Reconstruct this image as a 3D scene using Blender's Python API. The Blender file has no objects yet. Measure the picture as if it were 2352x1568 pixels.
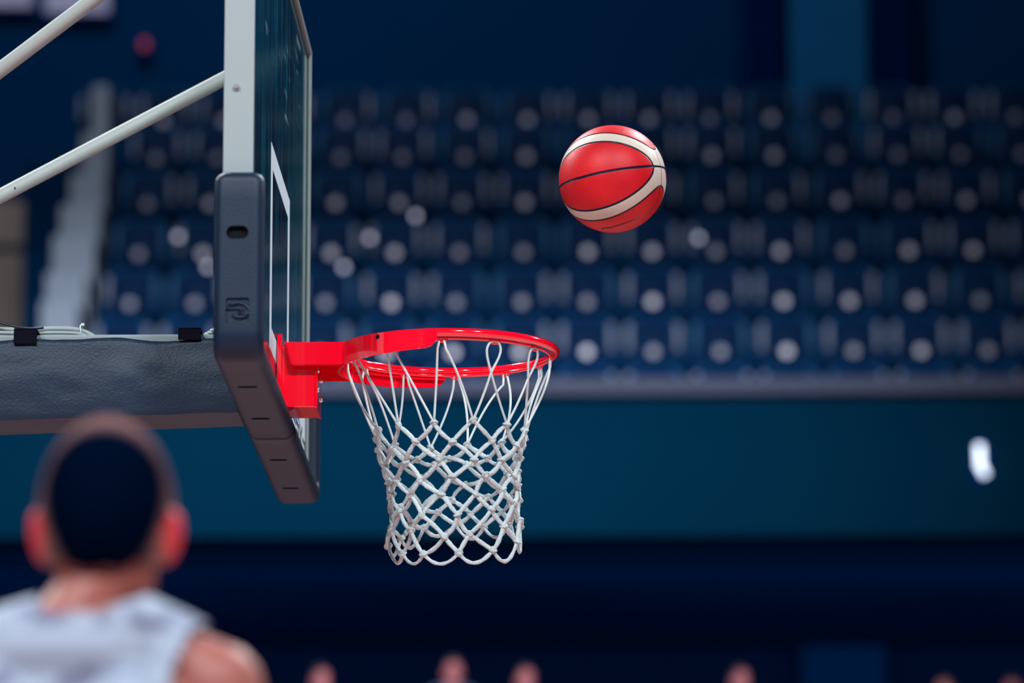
import bpy, bmesh, math, random
from math import sin, cos, pi, radians, sqrt
from mathutils import Vector, Matrix
random.seed(7)
S = bpy.context.scene
COL = S.collection

# ------------------------------------------------------------------ camera, world, lights, exposure
CAM = Vector((0.74765, -10.5, 1.05297))
YAW, PIT, FPX = -0.02227, 0.18927, 11146.2
FW = Vector((sin(YAW)*cos(PIT), cos(YAW)*cos(PIT), sin(PIT)))
RT = Vector((cos(YAW), -sin(YAW), 0))
UP = RT.cross(FW)
cd = bpy.data.cameras.new('camera'); cam = bpy.data.objects.new('camera', cd); COL.objects.link(cam)
cam.location = CAM
cam.rotation_euler = Matrix((RT, UP, -FW)).transposed().to_euler()
cd.sensor_width = 36; cd.lens = FPX*36/2352; cd.clip_end = 200; cd.clip_start = 0.5
cd.dof.use_dof = True; cd.dof.focus_distance = 10.72; cd.dof.aperture_fstop = 2.8
S.camera = cam
S.view_settings.view_transform = 'Standard'; S.view_settings.look = 'None'
S.view_settings.exposure = 0; S.view_settings.gamma = 1; S.view_settings.use_curve_mapping = False
S.cycles.use_denoising = True
S.cycles.max_bounces = 8; S.cycles.sample_clamp_indirect = 6

w = bpy.data.worlds.new('world'); S.world = w; w.use_nodes = True
w.node_tree.nodes['Background'].inputs[0].default_value = (0.01, 0.03, 0.08, 1)
w.node_tree.nodes['Background'].inputs[1].default_value = 0.3

def lamp(name, loc, target, power, sx, sy, col=(1, 1, 1), spread=180):
    d = bpy.data.lights.new(name, 'AREA'); d.shape = 'RECTANGLE'; d.size = sx; d.size_y = sy
    d.energy = power; d.color = col; d.spread = radians(spread)
    o = bpy.data.objects.new(name, d); COL.objects.link(o); o.location = loc
    o.rotation_euler = (Vector(target)-Vector(loc)).to_track_quat('-Z', 'Y').to_euler()
    return o
COOL = (0.92, 0.97, 1.0)
for x, p in ((-9, 330), (-4, 400), (3.5, 400), (9, 400)): lamp('court_lamp', (x, -13, 12), (0, 0, 2.5), p, 0.9, 0.5, COOL, 100)
for x, p in ((-10, 330), (-4, 330), (5, 360), (11, 400)): lamp('court_lamp', (x, 7, 12), (0, -1.5, 2), p, 1.2, 0.5, COOL, 110)
lamp('stand_fill', (-1.2, 5, 13), (-1.2, 24.6, 6.8), 165, 8.0, 0.5, COOL, 17.5)  # added unseen fill strip, narrow so the upper rows stay dim
lamp('wall_fill', (-3.0, 20, 20), (-2, 30, 10.5), 205, 4, 1, COOL, 90)  # unseen wash added to lift the upper wall
lamp('concourse_fill', (0, 24.6, 3.95), (0, 30, 5.6), 165, 24, 0.15, (0.3, 0.8, 0.85), 170)  # hidden blue fill added to raise the concourse blacks

# ------------------------------------------------------------------ helpers
def at(px, py, Y):                      # a photograph pixel taken to the plane y = Y
    d = FW + RT*((px-1176)/FPX) - UP*((py-784)/FPX)
    return CAM + d*((Y-CAM.y)/d.y)

def tag(o, label=None, cat=None, group=None, kind=None):
    for k, v in (('label', label), ('category', cat), ('group', group), ('kind', kind)):
        if v: o[k] = v
    return o

def empty(name, loc=(0, 0, 0), **k):
    o = bpy.data.objects.new(name, None); COL.objects.link(o); o.location = loc
    o.empty_display_size = 0.1
    return tag(o, **k)

def obj(name, bm, mat, parent=None, smooth=False, loc=None, **k):
    if isinstance(bm, bmesh.types.BMesh):
        me = bpy.data.meshes.new(name); bm.normal_update(); bm.to_mesh(me); bm.free()
    else: me = bm
    if smooth: me.polygons.foreach_set('use_smooth', [True]*len(me.polygons))
    for m in (mat if isinstance(mat, (list, tuple)) else [mat]): me.materials.append(m)
    o = bpy.data.objects.new(name, me); COL.objects.link(o)
    if parent: o.parent = parent
    if loc: o.location = loc
    return tag(o, **k)

def applied(o):
    dg = bpy.context.evaluated_depsgraph_get()
    me = bpy.data.meshes.new_from_object(o.evaluated_get(dg))
    o.modifiers.clear(); old = o.data; o.data = me; bpy.data.meshes.remove(old)
    return o

def autosmooth(o, ang=35):
    me = o.data; bm = bmesh.new(); bm.from_mesh(me)
    for f in bm.faces: f.smooth = True
    for e in bm.edges:
        if len(e.link_faces) == 2 and e.calc_face_angle(0) > radians(ang): e.smooth = False
    bm.to_mesh(me); bm.free(); return o

def box(bm, x0, x1, y0, y1, z0, z1, bev=0, seg=2):
    r = bmesh.ops.create_cube(bm, size=1)
    bmesh.ops.scale(bm, vec=(x1-x0, y1-y0, z1-z0), verts=r['verts'])
    bmesh.ops.translate(bm, vec=((x0+x1)/2, (y0+y1)/2, (z0+z1)/2), verts=r['verts'])
    if bev:
        es = list({e for v in r['verts'] for e in v.link_edges})
        bmesh.ops.bevel(bm, geom=es, offset=bev, segments=seg, affect='EDGES', profile=0.5)
    return bm
def nbox(*a, **k): return box(bmesh.new(), *a, **k)

def tube(bm, pts, rad, n=8, closed=False, caps=True, flat=1.0):
    pts = [Vector(p) for p in pts]; N = len(pts)
    R = rad if isinstance(rad, (list, tuple)) else [rad]*N
    rings = []; prev = None
    for i, p in enumerate(pts):
        a = pts[(i-1) % N] if (closed or i > 0) else p
        b = pts[(i+1) % N] if (closed or i < N-1) else p
        t = (b-a).normalized()
        if prev is None:
            u = t.orthogonal().normalized()
        else:
            u = prev - t*prev.dot(t)
            u = u.normalized() if u.length > 1e-6 else t.orthogonal().normalized()
        prev = u; v = t.cross(u)
        rings.append([bm.verts.new(p + (u*cos(2*pi*k/n) + v*sin(2*pi*k/n)*flat)*R[i]) for k in range(n)])
    for i in range(N if closed else N-1):
        A, B = rings[i], rings[(i+1) % N]
        for k in range(n): bm.faces.new((A[k], A[(k+1) % n], B[(k+1) % n], B[k]))
    if caps and not closed:
        bm.faces.new(rings[0][::-1]); bm.faces.new(rings[-1])
    return bm
def ntube(*a, **k): return tube(bmesh.new(), *a, **k)

def prism(bm, poly, axis, a0, a1, bev=0):
    """extrude a 2-D polygon along x, y or z"""
    def P(u, v, w): return {'x': (w, u, v), 'y': (u, w, v), 'z': (u, v, w)}[axis]
    A = [bm.verts.new(P(u, v, a0)) for u, v in poly]; B = [bm.verts.new(P(u, v, a1)) for u, v in poly]
    fs = [bm.faces.new(A), bm.faces.new(B[::-1])]
    n = len(poly)
    for i in range(n): fs.append(bm.faces.new((A[i], B[i], B[(i+1) % n], A[(i+1) % n])))
    bmesh.ops.recalc_face_normals(bm, faces=fs)
    if bev: bmesh.ops.bevel(bm, geom=list({e for f in fs for e in f.edges}), offset=bev, segments=2, affect='EDGES')
    return bm

def ico(bm, c, r, sub=2, rot=None):
    r = (r, r, r) if isinstance(r, (int, float)) else r
    M = Matrix.Translation(c) @ (rot.to_4x4() if rot else Matrix()) @ Matrix.Diagonal((*r, 1))
    bmesh.ops.create_icosphere(bm, subdivisions=sub, radius=1, matrix=M); return bm

# ------------------------------------------------------------------ materials
def nmath(nt, op, a, b=None, c=None, clamp=False):
    n = nt.nodes.new('ShaderNodeMath'); n.operation = op; n.use_clamp = clamp
    for i, v in enumerate((a, b, c)):
        if v is None: continue
        if isinstance(v, (int, float)): n.inputs[i].default_value = v
        else: nt.links.new(v, n.inputs[i])
    return n.outputs[0]

def mixcol(nt, f, a, b):
    n = nt.nodes.new('ShaderNodeMix'); n.data_type = 'RGBA'
    for i, v in ((0, f), (6, a), (7, b)):
        if isinstance(v, (int, float)): n.inputs[i].default_value = v
        elif isinstance(v, tuple): n.inputs[i].default_value = (*v[:3], 1)
        else: nt.links.new(v, n.inputs[i])
    return n.outputs[2]

def mat(name, col, rough=0.5, metal=0.0, spec=0.5, var=0.12, vscale=6, bump=0, bscale=60, coat=0, emit=None, estr=1, stretch=None, sheen=0):
    m = bpy.data.materials.new(name); m.use_nodes = True; nt = m.node_tree
    b = nt.nodes['Principled BSDF']
    tc = nt.nodes.new('ShaderNodeTexCoord'); vec = tc.outputs['Object']
    if stretch:
        mp = nt.nodes.new('ShaderNodeMapping'); mp.inputs['Scale'].default_value = stretch
        nt.links.new(vec, mp.inputs[0]); vec = mp.outputs[0]
    nz = nt.nodes.new('ShaderNodeTexNoise'); nz.inputs['Scale'].default_value = vscale; nz.inputs['Detail'].default_value = 5
    nt.links.new(vec, nz.inputs['Vector'])
    lo = tuple(c*(1-var) for c in col); hi = tuple(min(1, c*(1+var)) for c in col)
    nt.links.new(mixcol(nt, nz.outputs[0], lo, hi), b.inputs['Base Color'])
    b.inputs['Roughness'].default_value = rough; b.inputs['Metallic'].default_value = metal
    b.inputs['Specular IOR Level'].default_value = spec; b.inputs['Coat Weight'].default_value = coat
    b.inputs['Sheen Weight'].default_value = sheen
    if bump:
        n2 = nt.nodes.new('ShaderNodeTexNoise'); n2.inputs['Scale'].default_value = bscale; n2.inputs['Detail'].default_value = 4
        nt.links.new(vec, n2.inputs['Vector'])
        bp = nt.nodes.new('ShaderNodeBump'); bp.inputs['Strength'].default_value = bump; bp.inputs['Distance'].default_value = 0.002
        nt.links.new(n2.outputs[0], bp.inputs['Height']); nt.links.new(bp.outputs[0], b.inputs['Normal'])
    if emit:
        b.inputs['Emission Color'].default_value = (*emit, 1); b.inputs['Emission Strength'].default_value = estr
    return m

M = {}
M['court'] = mat('court_wood', (0.58, 0.32, 0.31), 0.4, var=0.25, vscale=3, stretch=(0.3, 8, 1))
M['navy_wall'] = mat('navy_wall_paint', (0.0006, 0.023, 0.082), 0.8, spec=0.0, var=0.15, vscale=0.4)
M['navy_dark'] = mat('dark_navy_paint', (0.0008, 0.008, 0.036), 0.9, spec=0.0, var=0.1, vscale=0.5)
M['fascia'] = mat('teal_navy_fascia', (0.0004, 0.0155, 0.037), 0.8, spec=0.0, var=0.12, vscale=0.5)
M['ledge'] = mat('grey_rail_paint', (0.028, 0.034, 0.068), 0.6, spec=0.15, var=0.15, vscale=2)
M['pillar'] = mat('teal_pillar_paint', (0.001, 0.070, 0.20), 0.8, spec=0.1)
M['concourse'] = mat('concourse_wall_paint', (0.0005, 0.022, 0.105), 0.9, spec=0.0)
M['shade_strip'] = mat('dark_shade_navy', (0.0010, 0.022, 0.13), 1.0, spec=0.0)
M['banner'] = mat('blue_banner_cloth', (0.001, 0.06, 0.26), 0.9, spec=0.05)
M['step'] = mat('dark_step_concrete', (0.0006, 0.014, 0.048), 0.9, spec=0.0)
M['parapet'] = mat('pale_parapet_plaster', (0.15, 0.19, 0.26), 0.7, var=0.25, vscale=3, stretch=(6, 1, 0.3))
M['beige'] = mat('beige_wall_plaster', (0.20, 0.165, 0.15), 0.8)
M['seat'] = mat('navy_seat_plastic', (0.0008, 0.026, 0.086), 0.55, var=0.1, spec=0.06)
M['edge_sheen_dull'] = mat('navy_blue_sheen', (0.02, 0.075, 0.17), 0.5, spec=0.2, var=0.2, vscale=20)
M['seat_dark'] = mat('shaded_seat_plastic', (0.0006, 0.011, 0.042), 0.6, var=0.1, spec=0.04)  # seat pan's shadow put into a darker copy of the navy
M['edge_sheen'] = mat('grey_blue_sheen', (0.16, 0.19, 0.28), 0.5, spec=0.2, var=0.2, vscale=20)
M['disc'] = mat('pale_highlight_disc', (0.36, 0.35, 0.47), 0.4, var=0.03)
M['disc_dull'] = mat('dull_highlight_disc', (0.17, 0.18, 0.27), 0.5, var=0.03)
M['white_steel'] = mat('white_painted_steel', (0.215, 0.255, 0.27), 0.38, var=0.04, vscale=4, coat=0.1)
M['tube'] = mat('cream_painted_tube', (0.27, 0.30, 0.295), 0.6, var=0.07, vscale=9)
M['gasket'] = mat('dark_green_gasket', (0.002, 0.035, 0.035), 0.6)
M['chrome'] = mat('zinc_bolt', (0.7, 0.72, 0.75), 0.25, metal=1.0)
M['rubber'] = mat('charcoal_edge_rubber', (0.0028, 0.0115, 0.031), 0.46, spec=0.24, var=0.35, vscale=9, bump=0.25, bscale=300)
M['hole'] = mat('slot_shade_dark', (0.004, 0.005, 0.008), 0.9, spec=0.1)
M['leather'] = mat('wrinkled_black_vinyl', (0.0045, 0.016, 0.038), 0.5, spec=0.3, var=0.3, vscale=8, bump=0.55, bscale=190)
M['strap'] = mat('black_hook_strap', (0.004, 0.004, 0.010), 0.95, spec=0.05)
M['red'] = mat('red_gloss_enamel', (0.92, 0.0025, 0.020), 0.11, var=0.02, coat=1.0)
M['white_paint'] = mat('white_court_line', (0.42, 0.49, 0.56), 0.7, spec=0.08, var=0.03)
M['cord'] = mat('white_braided_cord', (0.47, 0.54, 0.565), 0.75, var=0.10, vscale=60, bump=0.9, bscale=420)
nt_c = M['cord'].node_tree
vc = nt_c.nodes.new('ShaderNodeTexVoronoi'); vc.inputs['Scale'].default_value = 430; nt_c.links.new(nt_c.nodes['Texture Coordinate'].outputs['Object'], vc.inputs['Vector'])
nt_c.links.new(vc.outputs[0], nt_c.nodes['Bump'].inputs['Height']); nt_c.nodes['Bump'].invert = True
M['strand'] = mat('white_smooth_cord', (0.52, 0.59, 0.61), 0.5, var=0.05, vscale=20)
M['cable'] = mat('grey_cable_sheath', (0.24, 0.285, 0.30), 0.45, var=0.1, vscale=20)
M['cable_black'] = mat('black_cable_sheath', (0.006, 0.008, 0.014), 0.35)
M['blue_ink'] = mat('blue_label_ink', (0.02, 0.15, 0.45), 0.5)
M['dark_ink'] = mat('dark_label_ink', (0.03, 0.06, 0.06), 0.5)
M['exit'] = mat('red_exit_lamp', (0.3, 0.02, 0.03), 0.5, emit=(1.0, 0.12, 0.22), estr=0.2)
M['lit'] = mat('lit_window_pane', (0.2, 0.2, 0.3), 0.5, emit=(0.30, 0.32, 0.56), estr=0.24)
M['white_lamp'] = mat('white_lamp_tube', (0.8, 0.8, 0.8), 0.5, emit=(0.68, 0.80, 1.0), estr=2.3)
M['marker'] = mat('glow_bead_lens', (0.6, 0.6, 0.7), 0.4, emit=(0.75, 0.75, 1.0), estr=0.75)

def skin_mat():
    m = mat('player_skin', (0.29, 0.082, 0.066), 0.5, var=0.12, vscale=8); nt = m.node_tree; b = nt.nodes['Principled BSDF']
    src = b.inputs['Base Color'].links[0].from_socket
    tc = nt.nodes.new('ShaderNodeTexCoord'); sp = nt.nodes.new('ShaderNodeSeparateXYZ'); nt.links.new(tc.outputs['Object'], sp.inputs[0])
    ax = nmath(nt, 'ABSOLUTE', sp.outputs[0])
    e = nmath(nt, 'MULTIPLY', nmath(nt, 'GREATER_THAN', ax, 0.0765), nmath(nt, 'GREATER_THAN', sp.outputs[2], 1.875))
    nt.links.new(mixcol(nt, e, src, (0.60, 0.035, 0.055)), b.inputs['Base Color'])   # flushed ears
    b.inputs['Subsurface Weight'].default_value = 0.15; b.inputs['Subsurface Radius'].default_value = (0.02, 0.006, 0.004)
    return m
M['skin'] = skin_mat()
M['skin_far'] = mat('spectator_skin', (0.36, 0.10, 0.12), 0.6)

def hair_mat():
    m = mat('faded_rimlit_hair', (0.1, 0.1, 0.1), 0.85, bump=0.6, bscale=300); nt = m.node_tree; b = nt.nodes['Principled BSDF']
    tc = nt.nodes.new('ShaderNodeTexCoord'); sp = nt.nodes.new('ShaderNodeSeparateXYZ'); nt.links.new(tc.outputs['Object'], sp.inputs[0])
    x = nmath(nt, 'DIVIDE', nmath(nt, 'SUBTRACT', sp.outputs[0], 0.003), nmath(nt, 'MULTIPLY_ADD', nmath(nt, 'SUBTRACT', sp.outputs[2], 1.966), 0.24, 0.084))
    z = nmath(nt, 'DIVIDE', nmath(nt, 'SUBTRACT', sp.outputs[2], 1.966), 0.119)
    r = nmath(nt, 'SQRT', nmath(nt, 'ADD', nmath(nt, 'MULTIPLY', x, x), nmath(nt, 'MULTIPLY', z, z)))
    f = nmath(nt, 'DIVIDE', nmath(nt, 'SUBTRACT', r, 0.80), 0.14, clamp=True)  # brown rim: clipped sides, and top light painted onto the crown
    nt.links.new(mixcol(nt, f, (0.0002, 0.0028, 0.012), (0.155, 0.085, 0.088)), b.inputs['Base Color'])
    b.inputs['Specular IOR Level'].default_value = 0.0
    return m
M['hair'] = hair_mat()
M['hair_far'] = mat('dark_cropped_hair', (0.03, 0.02, 0.03), 0.7)

def jersey_mat():
    m = mat('white_jersey_cloth', (0.29, 0.345, 0.45), 0.8, var=0.06); nt = m.node_tree; b = nt.nodes['Principled BSDF']
    src = b.inputs['Base Color'].links[0].from_socket
    tc = nt.nodes.new('ShaderNodeTexCoord'); sp = nt.nodes.new('ShaderNodeSeparateXYZ'); nt.links.new(tc.outputs['Object'], sp.inputs[0])
    nz = nt.nodes.new('ShaderNodeTexNoise'); nz.inputs['Scale'].default_value = 30; nz.inputs['Detail'].default_value = 1
    nt.links.new(tc.outputs['Object'], nz.inputs['Vector'])
    def band(c, h): return nmath(nt, 'SUBTRACT', 1.0, nmath(nt, 'DIVIDE', nmath(nt, 'ABSOLUTE', nmath(nt, 'SUBTRACT', sp.outputs[2], c)), h), clamp=True)
    zone = nmath(nt, 'ADD', band(1.832, 0.020), band(1.755, 0.022), clamp=True)
    zone = nmath(nt, 'MULTIPLY', zone, 2.0, clamp=True)
    k = nmath(nt, 'MULTIPLY', zone, nmath(nt, 'MULTIPLY', nmath(nt, 'SUBTRACT', nz.outputs[0], 0.42), 5.0, clamp=True))
    k = nmath(nt, 'MULTIPLY', k, nmath(nt, 'LESS_THAN', nmath(nt, 'ABSOLUTE', sp.outputs[0]), 0.15))
    k = nmath(nt, 'MULTIPLY', k, nmath(nt, 'LESS_THAN', sp.outputs[1], 0.0))
    nt.links.new(mixcol(nt, nmath(nt, 'MULTIPLY', k, 0.8), src, (0.07, 0.07, 0.15)), b.inputs['Base Color'])
    return m
M['jersey'] = jersey_mat()
M['shorts'] = mat('white_shorts_cloth', (0.6, 0.66, 0.78), 0.8)
M['shoe'] = mat('shoe_leather', (0.5, 0.5, 0.55), 0.5)
M['eye'] = mat('eye_white', (0.8, 0.8, 0.8), 0.2)
M['cloth_a'] = mat('dark_tracksuit', (0.01, 0.02, 0.06), 0.9)
M['cloth_b'] = mat('grey_tracksuit', (0.03, 0.05, 0.10), 0.9)

def glass_mat():
    m = bpy.data.materials.new('backboard_safety_glass'); m.use_nodes = True; nt = m.node_tree; b = nt.nodes['Principled BSDF']
    b.inputs['Base Color'].default_value = (0.50, 0.88, 0.80, 1); b.inputs['IOR'].default_value = 1.5
    b.inputs['Transmission Weight'].default_value = 1.0
    tc = nt.nodes.new('ShaderNodeTexCoord'); mp = nt.nodes.new('ShaderNodeMapping'); mp.inputs['Scale'].default_value = (1, 14, 1.4)
    nt.links.new(tc.outputs['Object'], mp.inputs[0])
    nz = nt.nodes.new('ShaderNodeTexNoise'); nz.inputs['Scale'].default_value = 1.6; nz.inputs['Detail'].default_value = 6
    nt.links.new(mp.outputs[0], nz.inputs['Vector'])
    nt.links.new(nmath(nt, 'MULTIPLY_ADD', nz.outputs[0], 0.12, 0.0), b.inputs['Roughness'])
    # ball scuffs as dirt; wiped streaks carry teal reflections as a coloured film
    sm = nt.nodes.new('ShaderNodeTexNoise'); sm.inputs['Scale'].default_value = 5.5; sm.inputs['Detail'].default_value = 3
    mp2 = nt.nodes.new('ShaderNodeMapping'); mp2.inputs['Scale'].default_value = (1, 0.55, 5.5)
    nt.links.new(tc.outputs['Object'], mp2.inputs[0]); nt.links.new(mp2.outputs[0], sm.inputs['Vector'])
    sp = nt.nodes.new('ShaderNodeSeparateXYZ'); nt.links.new(tc.outputs['Object'], sp.inputs[0])
    high = nmath(nt, 'GREATER_THAN', sp.outputs[2], 3.60)
    scuff = nmath(nt, 'MULTIPLY', nmath(nt, 'MULTIPLY', nmath(nt, 'SUBTRACT', sm.outputs[0], 0.63), 7.0, clamp=True), high)
    streak = nmath(nt, 'MULTIPLY', nmath(nt, 'SUBTRACT', nz.outputs[0], 0.46), 1.0, clamp=True)
    f = nmath(nt, 'ADD', nmath(nt, 'MULTIPLY', scuff, 0.45), streak, clamp=True)
    df = nt.nodes.new('ShaderNodeBsdfDiffuse'); nt.links.new(mixcol(nt, scuff, (0.002, 0.12, 0.21), (0.40, 0.46, 0.44)), df.inputs[0])
    mx = nt.nodes.new('ShaderNodeMixShader'); nt.links.new(f, mx.inputs[0]); nt.links.new(b.outputs[0], mx.inputs[1]); nt.links.new(df.outputs[0], mx.inputs[2])
    nt.links.new(mx.outputs[0], nt.nodes['Material Output'].inputs[0])
    return m
M['glass'] = glass_mat()

BR = 0.1215
def ball_mat():
    m = bpy.data.materials.new('basketball_leather'); m.use_nodes = True; nt = m.node_tree; b = nt.nodes['Principled BSDF']
    tc = nt.nodes.new('ShaderNodeTexCoord')
    nv = nt.nodes.new('ShaderNodeVectorMath'); nv.operation = 'NORMALIZE'; nt.links.new(tc.outputs['Object'], nv.inputs[0])
    sp = nt.nodes.new('ShaderNodeSeparateXYZ'); nt.links.new(nv.outputs[0], sp.inputs[0])
    e, l, s = sp.outputs
    mm = lambda *a, **k: nmath(nt, *a, **k)
    ll, ss = mm('MULTIPLY', l, l), mm('MULTIPLY', s, s)
    def oval(a, c):
        q2 = mm('ADD', mm('DIVIDE', ll, a*a), mm('DIVIDE', ss, c*c)); q = mm('SQRT', q2)
        g2 = mm('DIVIDE', mm('ADD', mm('DIVIDE', ll, a**4), mm('DIVIDE', ss, c**4)), mm('MAXIMUM', q2, 1e-4))
        g = mm('SQRT', mm('MAXIMUM', mm('SUBTRACT', g2, q2), 0.02))
        return q, mm('ABSOLUTE', mm('DIVIDE', mm('SUBTRACT', q, 1.0), g))
    q1, d1 = oval(0.966, 0.62); q2, d2 = oval(1.041, 0.80)
    cream = mm('MULTIPLY', mm('GREATER_THAN', q1, 1.0), mm('LESS_THAN', q2, 1.0))
    def line(d, w): return mm('SUBTRACT', 1.0, mm('DIVIDE', mm('SUBTRACT', d, w), 0.006), clamp=True)
    seam = mm('MAXIMUM', mm('MAXIMUM', line(d1, 0.019), line(d2, 0.015)), mm('MAXIMUM', line(mm('ABSOLUTE', s), 0.022), line(mm('ABSOLUTE', e), 0.006)))
    nz = nt.nodes.new('ShaderNodeTexNoise'); nz.inputs['Scale'].default_value = 14; nz.inputs['Detail'].default_value = 4; nt.links.new(tc.outputs['Object'], nz.inputs['Vector'])
    red = mixcol(nt, nz.outputs[0], (0.33, 0.0022, 0.011), (0.56, 0.011, 0.013))
    crm = mixcol(nt, nz.outputs[0], (0.41, 0.34, 0.285), (0.52, 0.455, 0.40))
    nt.links.new(mixcol(nt, seam, mixcol(nt, cream, red, crm), (0.006, 0.005, 0.02)), b.inputs['Base Color'])
    b.inputs['Roughness'].default_value = 0.44; b.inputs['Specular IOR Level'].default_value = 0.22
    vo = nt.nodes.new('ShaderNodeTexVoronoi'); vo.inputs['Scale'].default_value = 420; nt.links.new(tc.outputs['Object'], vo.inputs['Vector'])
    bp = nt.nodes.new('ShaderNodeBump'); bp.inputs['Strength'].default_value = 0.35; bp.inputs['Distance'].default_value = 0.0006
    nt.links.new(vo.outputs[0], bp.inputs['Height']); nt.links.new(bp.outputs[0], b.inputs['Normal'])
    return m
M['ball'] = ball_mat()

# ------------------------------------------------------------------ the hall
def struct(name, bm, m, parent=None, **k): return obj(name, bm, m, parent, kind='structure' if not parent else None, **k)
HX0, HX1, HY0, HY1, HZ = -26, 28, -24, 30.4, 22
struct('floor', nbox(HX0, HX1, HY0, HY1+0.3, -0.2, 0), M['court'])
struct('ceiling', nbox(HX0, HX1, HY0, HY1, HZ, HZ+0.2), M['navy_dark'])
struct('wall_left', nbox(HX0-0.2, HX0, HY0, HY1, 0, HZ), M['navy_dark'])
struct('wall_right', nbox(HX1, HX1+0.2, HY0, HY1, 0, HZ), M['navy_dark'])
struct('wall_front', nbox(HX0, HX1, HY0-0.2, HY0, 0, HZ), M['navy_dark'])
struct('wall_back', nbox(HX0, HX1, HY1, HY1+0.3, 0, HZ), M['navy_wall'])
# concourse opening under the upper stand
struct('floor_concourse', nbox(-14, 14, 24.2, HY1, 3.45, 3.72), M['navy_dark'])
struct('wall_concourse', nbox(-14, 14, HY1-0.35, HY1-0.02, 3.72, 6.2), M['concourse'])
struct('ceiling_concourse', nbox(-14, 14, 24.45, HY1-0.02, 6.2, 6.32), M['concourse'])
struct('wall_lower', nbox(-14, 14, 24.2, 24.5, 0, 3.45), M['fascia'])
struct('wall_fascia', nbox(-14, 14, 24.2, 24.40, 6.27, 7.30), M['fascia'])
struct('trim_1', nbox(-14, 14, 24.10, 24.46, 7.292, 7.414, bev=0.012), M['ledge'])
# stepped tiers of the stand
DISC_H = 0.42
ROWS = []
for k, y in zip(range(-1, 6), (920, 805, 690, 575, 460, 355, 270)):
    Y = 25.32 + 0.62*k
    ROWS.append((Y, at(1500, y, Y-0.13).z - DISC_H))
for i, (Y, zs) in enumerate(ROWS):
    y1 = HY1-0.02 if i == len(ROWS)-1 else Y+0.30
    struct('stand_step', nbox(-3.62-0.08*i, 14, Y-0.32, y1, max(zs-0.85, 6.34), zs), M['step'])

# upper wall: teal pillar; wavy navy strips paint the shaded recesses beside it
pz = at(1905, 352, 30.0).z
px0, px1 = at(1815, 200, 30).x, at(1995, 200, 30).x
struct('pillar', nbox(px0, px1, 29.95, HY1-0.01, 9.9, 16, bev=0.03), M['pillar'])
def shade_strip(x0, x1, label):
    n = 24; pts = [(x0+(x1-x0)*i/n, 30.12+0.05*sin(i*1.9)) for i in range(n+1)]
    bm = prism(bmesh.new(), pts+[(x, y+0.02) for x, y in pts[::-1]], 'z', 9.9, 16)
    tag(obj('shade_strip', bm, M['shade_strip']), label, 'curtain')
shade_strip(at(1700, 200, 30).x, px0-0.03, 'dark shade strip just left of the teal pillar')
shade_strip(px1+0.03, at(2105, 200, 30).x, 'dark shade strip just right of the teal pillar')

# blue hanging banner in the concourse
bx0, bx1 = at(1843, 1500, 29.9).x, at(2033, 1500, 29.9).x
bt = at(1930, 1482, 29.9).z
bn = empty('banner', (0, 29.95, 0), label='plain blue banner on the dark concourse wall at lower right', cat='banner')
obj('banner_cloth', nbox(bx0, bx1, -0.03, 0.0, 3.9, bt), M['banner'], bn)
obj('top_rod', ntube([(bx0-0.03, -0.015, bt), (bx1+0.03, -0.015, bt)], 0.018), M['shade_strip'], bn)

# stepped pale parapet and beige wall left of the seats
par = bpy.data.objects.new('wall_parapet', None); COL.objects.link(par); par['kind'] = 'structure'
for (l, r, top, bot, Y) in ((212, 241, 195, 800, 27.6), (186, 240, 305, 800, 27.2), (160, 236, 400, 800, 26.8), (138, 226, 470, 800, 26.4),
                            (120, 214, 540, 800, 26.0), (104, 196, 625, 800, 25.6), (92, 178, 690, 860, 25.2)):
    a, b = at(l, top, Y), at(r, bot, Y)
    obj('parapet_block', nbox(a.x, b.x, Y, Y+0.38, b.z-0.5, a.z, bev=0.02), M['parapet'], par)
a, b = at(-140, 462, 29.2), at(200, 560, 29.2)
wb = bpy.data.objects.new('wall_beige', None); COL.objects.link(wb); wb['kind'] = 'structure'
obj('wall_panel', nbox(a.x, b.x, 29.2, 29.4, b.z, a.z), M['beige'], wb)
a2, b2 = at(-140, 582, 29.2), at(190, 850, 29.2)
obj('wall_panel', nbox(a2.x, b2.x, 29.15, 29.4, b2.z-0.4, a2.z), M['beige'], wb)
# lit box windows at the top left
for i, (l, r, bot) in enumerate(((-40, 72, 12), (105, 248, 26))):
    a, b = at(l, -60, 30.2), at(r, bot, 30.2)
    wn = struct('window_%d' % (i+1), nbox(a.x-0.04, b.x+0.04, 30.26, HY1-0.01, b.z-0.04, a.z+0.04), M['shade_strip'])
    obj('pane', nbox(a.x, b.x, 30.23, 30.27, b.z, a.z), M['lit'], wn)
p = at(331, 100, 30.2)
ex = empty('exit_lamp', (p.x, 30.25, p.z), label='tiny red lamp glowing on the dark wall at upper left', cat='lamp')
obj('lens', ico(bmesh.new(), (0, -0.02, 0), (0.035, 0.03, 0.05), 2), M['exit'], ex, smooth=True)
obj('back_plate', nbox(-0.06, 0.06, 0.0, 0.15, -0.08, 0.08, bev=0.01), M['shade_strip'], ex)
p = at(2254, 1058, 24.15)
wl = empty('bulkhead_lamp', (p.x, 24.2, p.z), label='bright white upright lamp on the navy fascia at right', cat='lamp')
obj('lamp_tube', ntube([(-0.012, -0.05, 0.115), (-0.010, -0.05, -0.03), (0.028, -0.05, -0.105)], 0.026, n=10), M['white_lamp'], wl, smooth=True)
obj('back_plate', nbox(-0.05, 0.05, -0.02, 0.0, -0.15, 0.15, bev=0.006), M['shade_strip'], wl)

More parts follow.
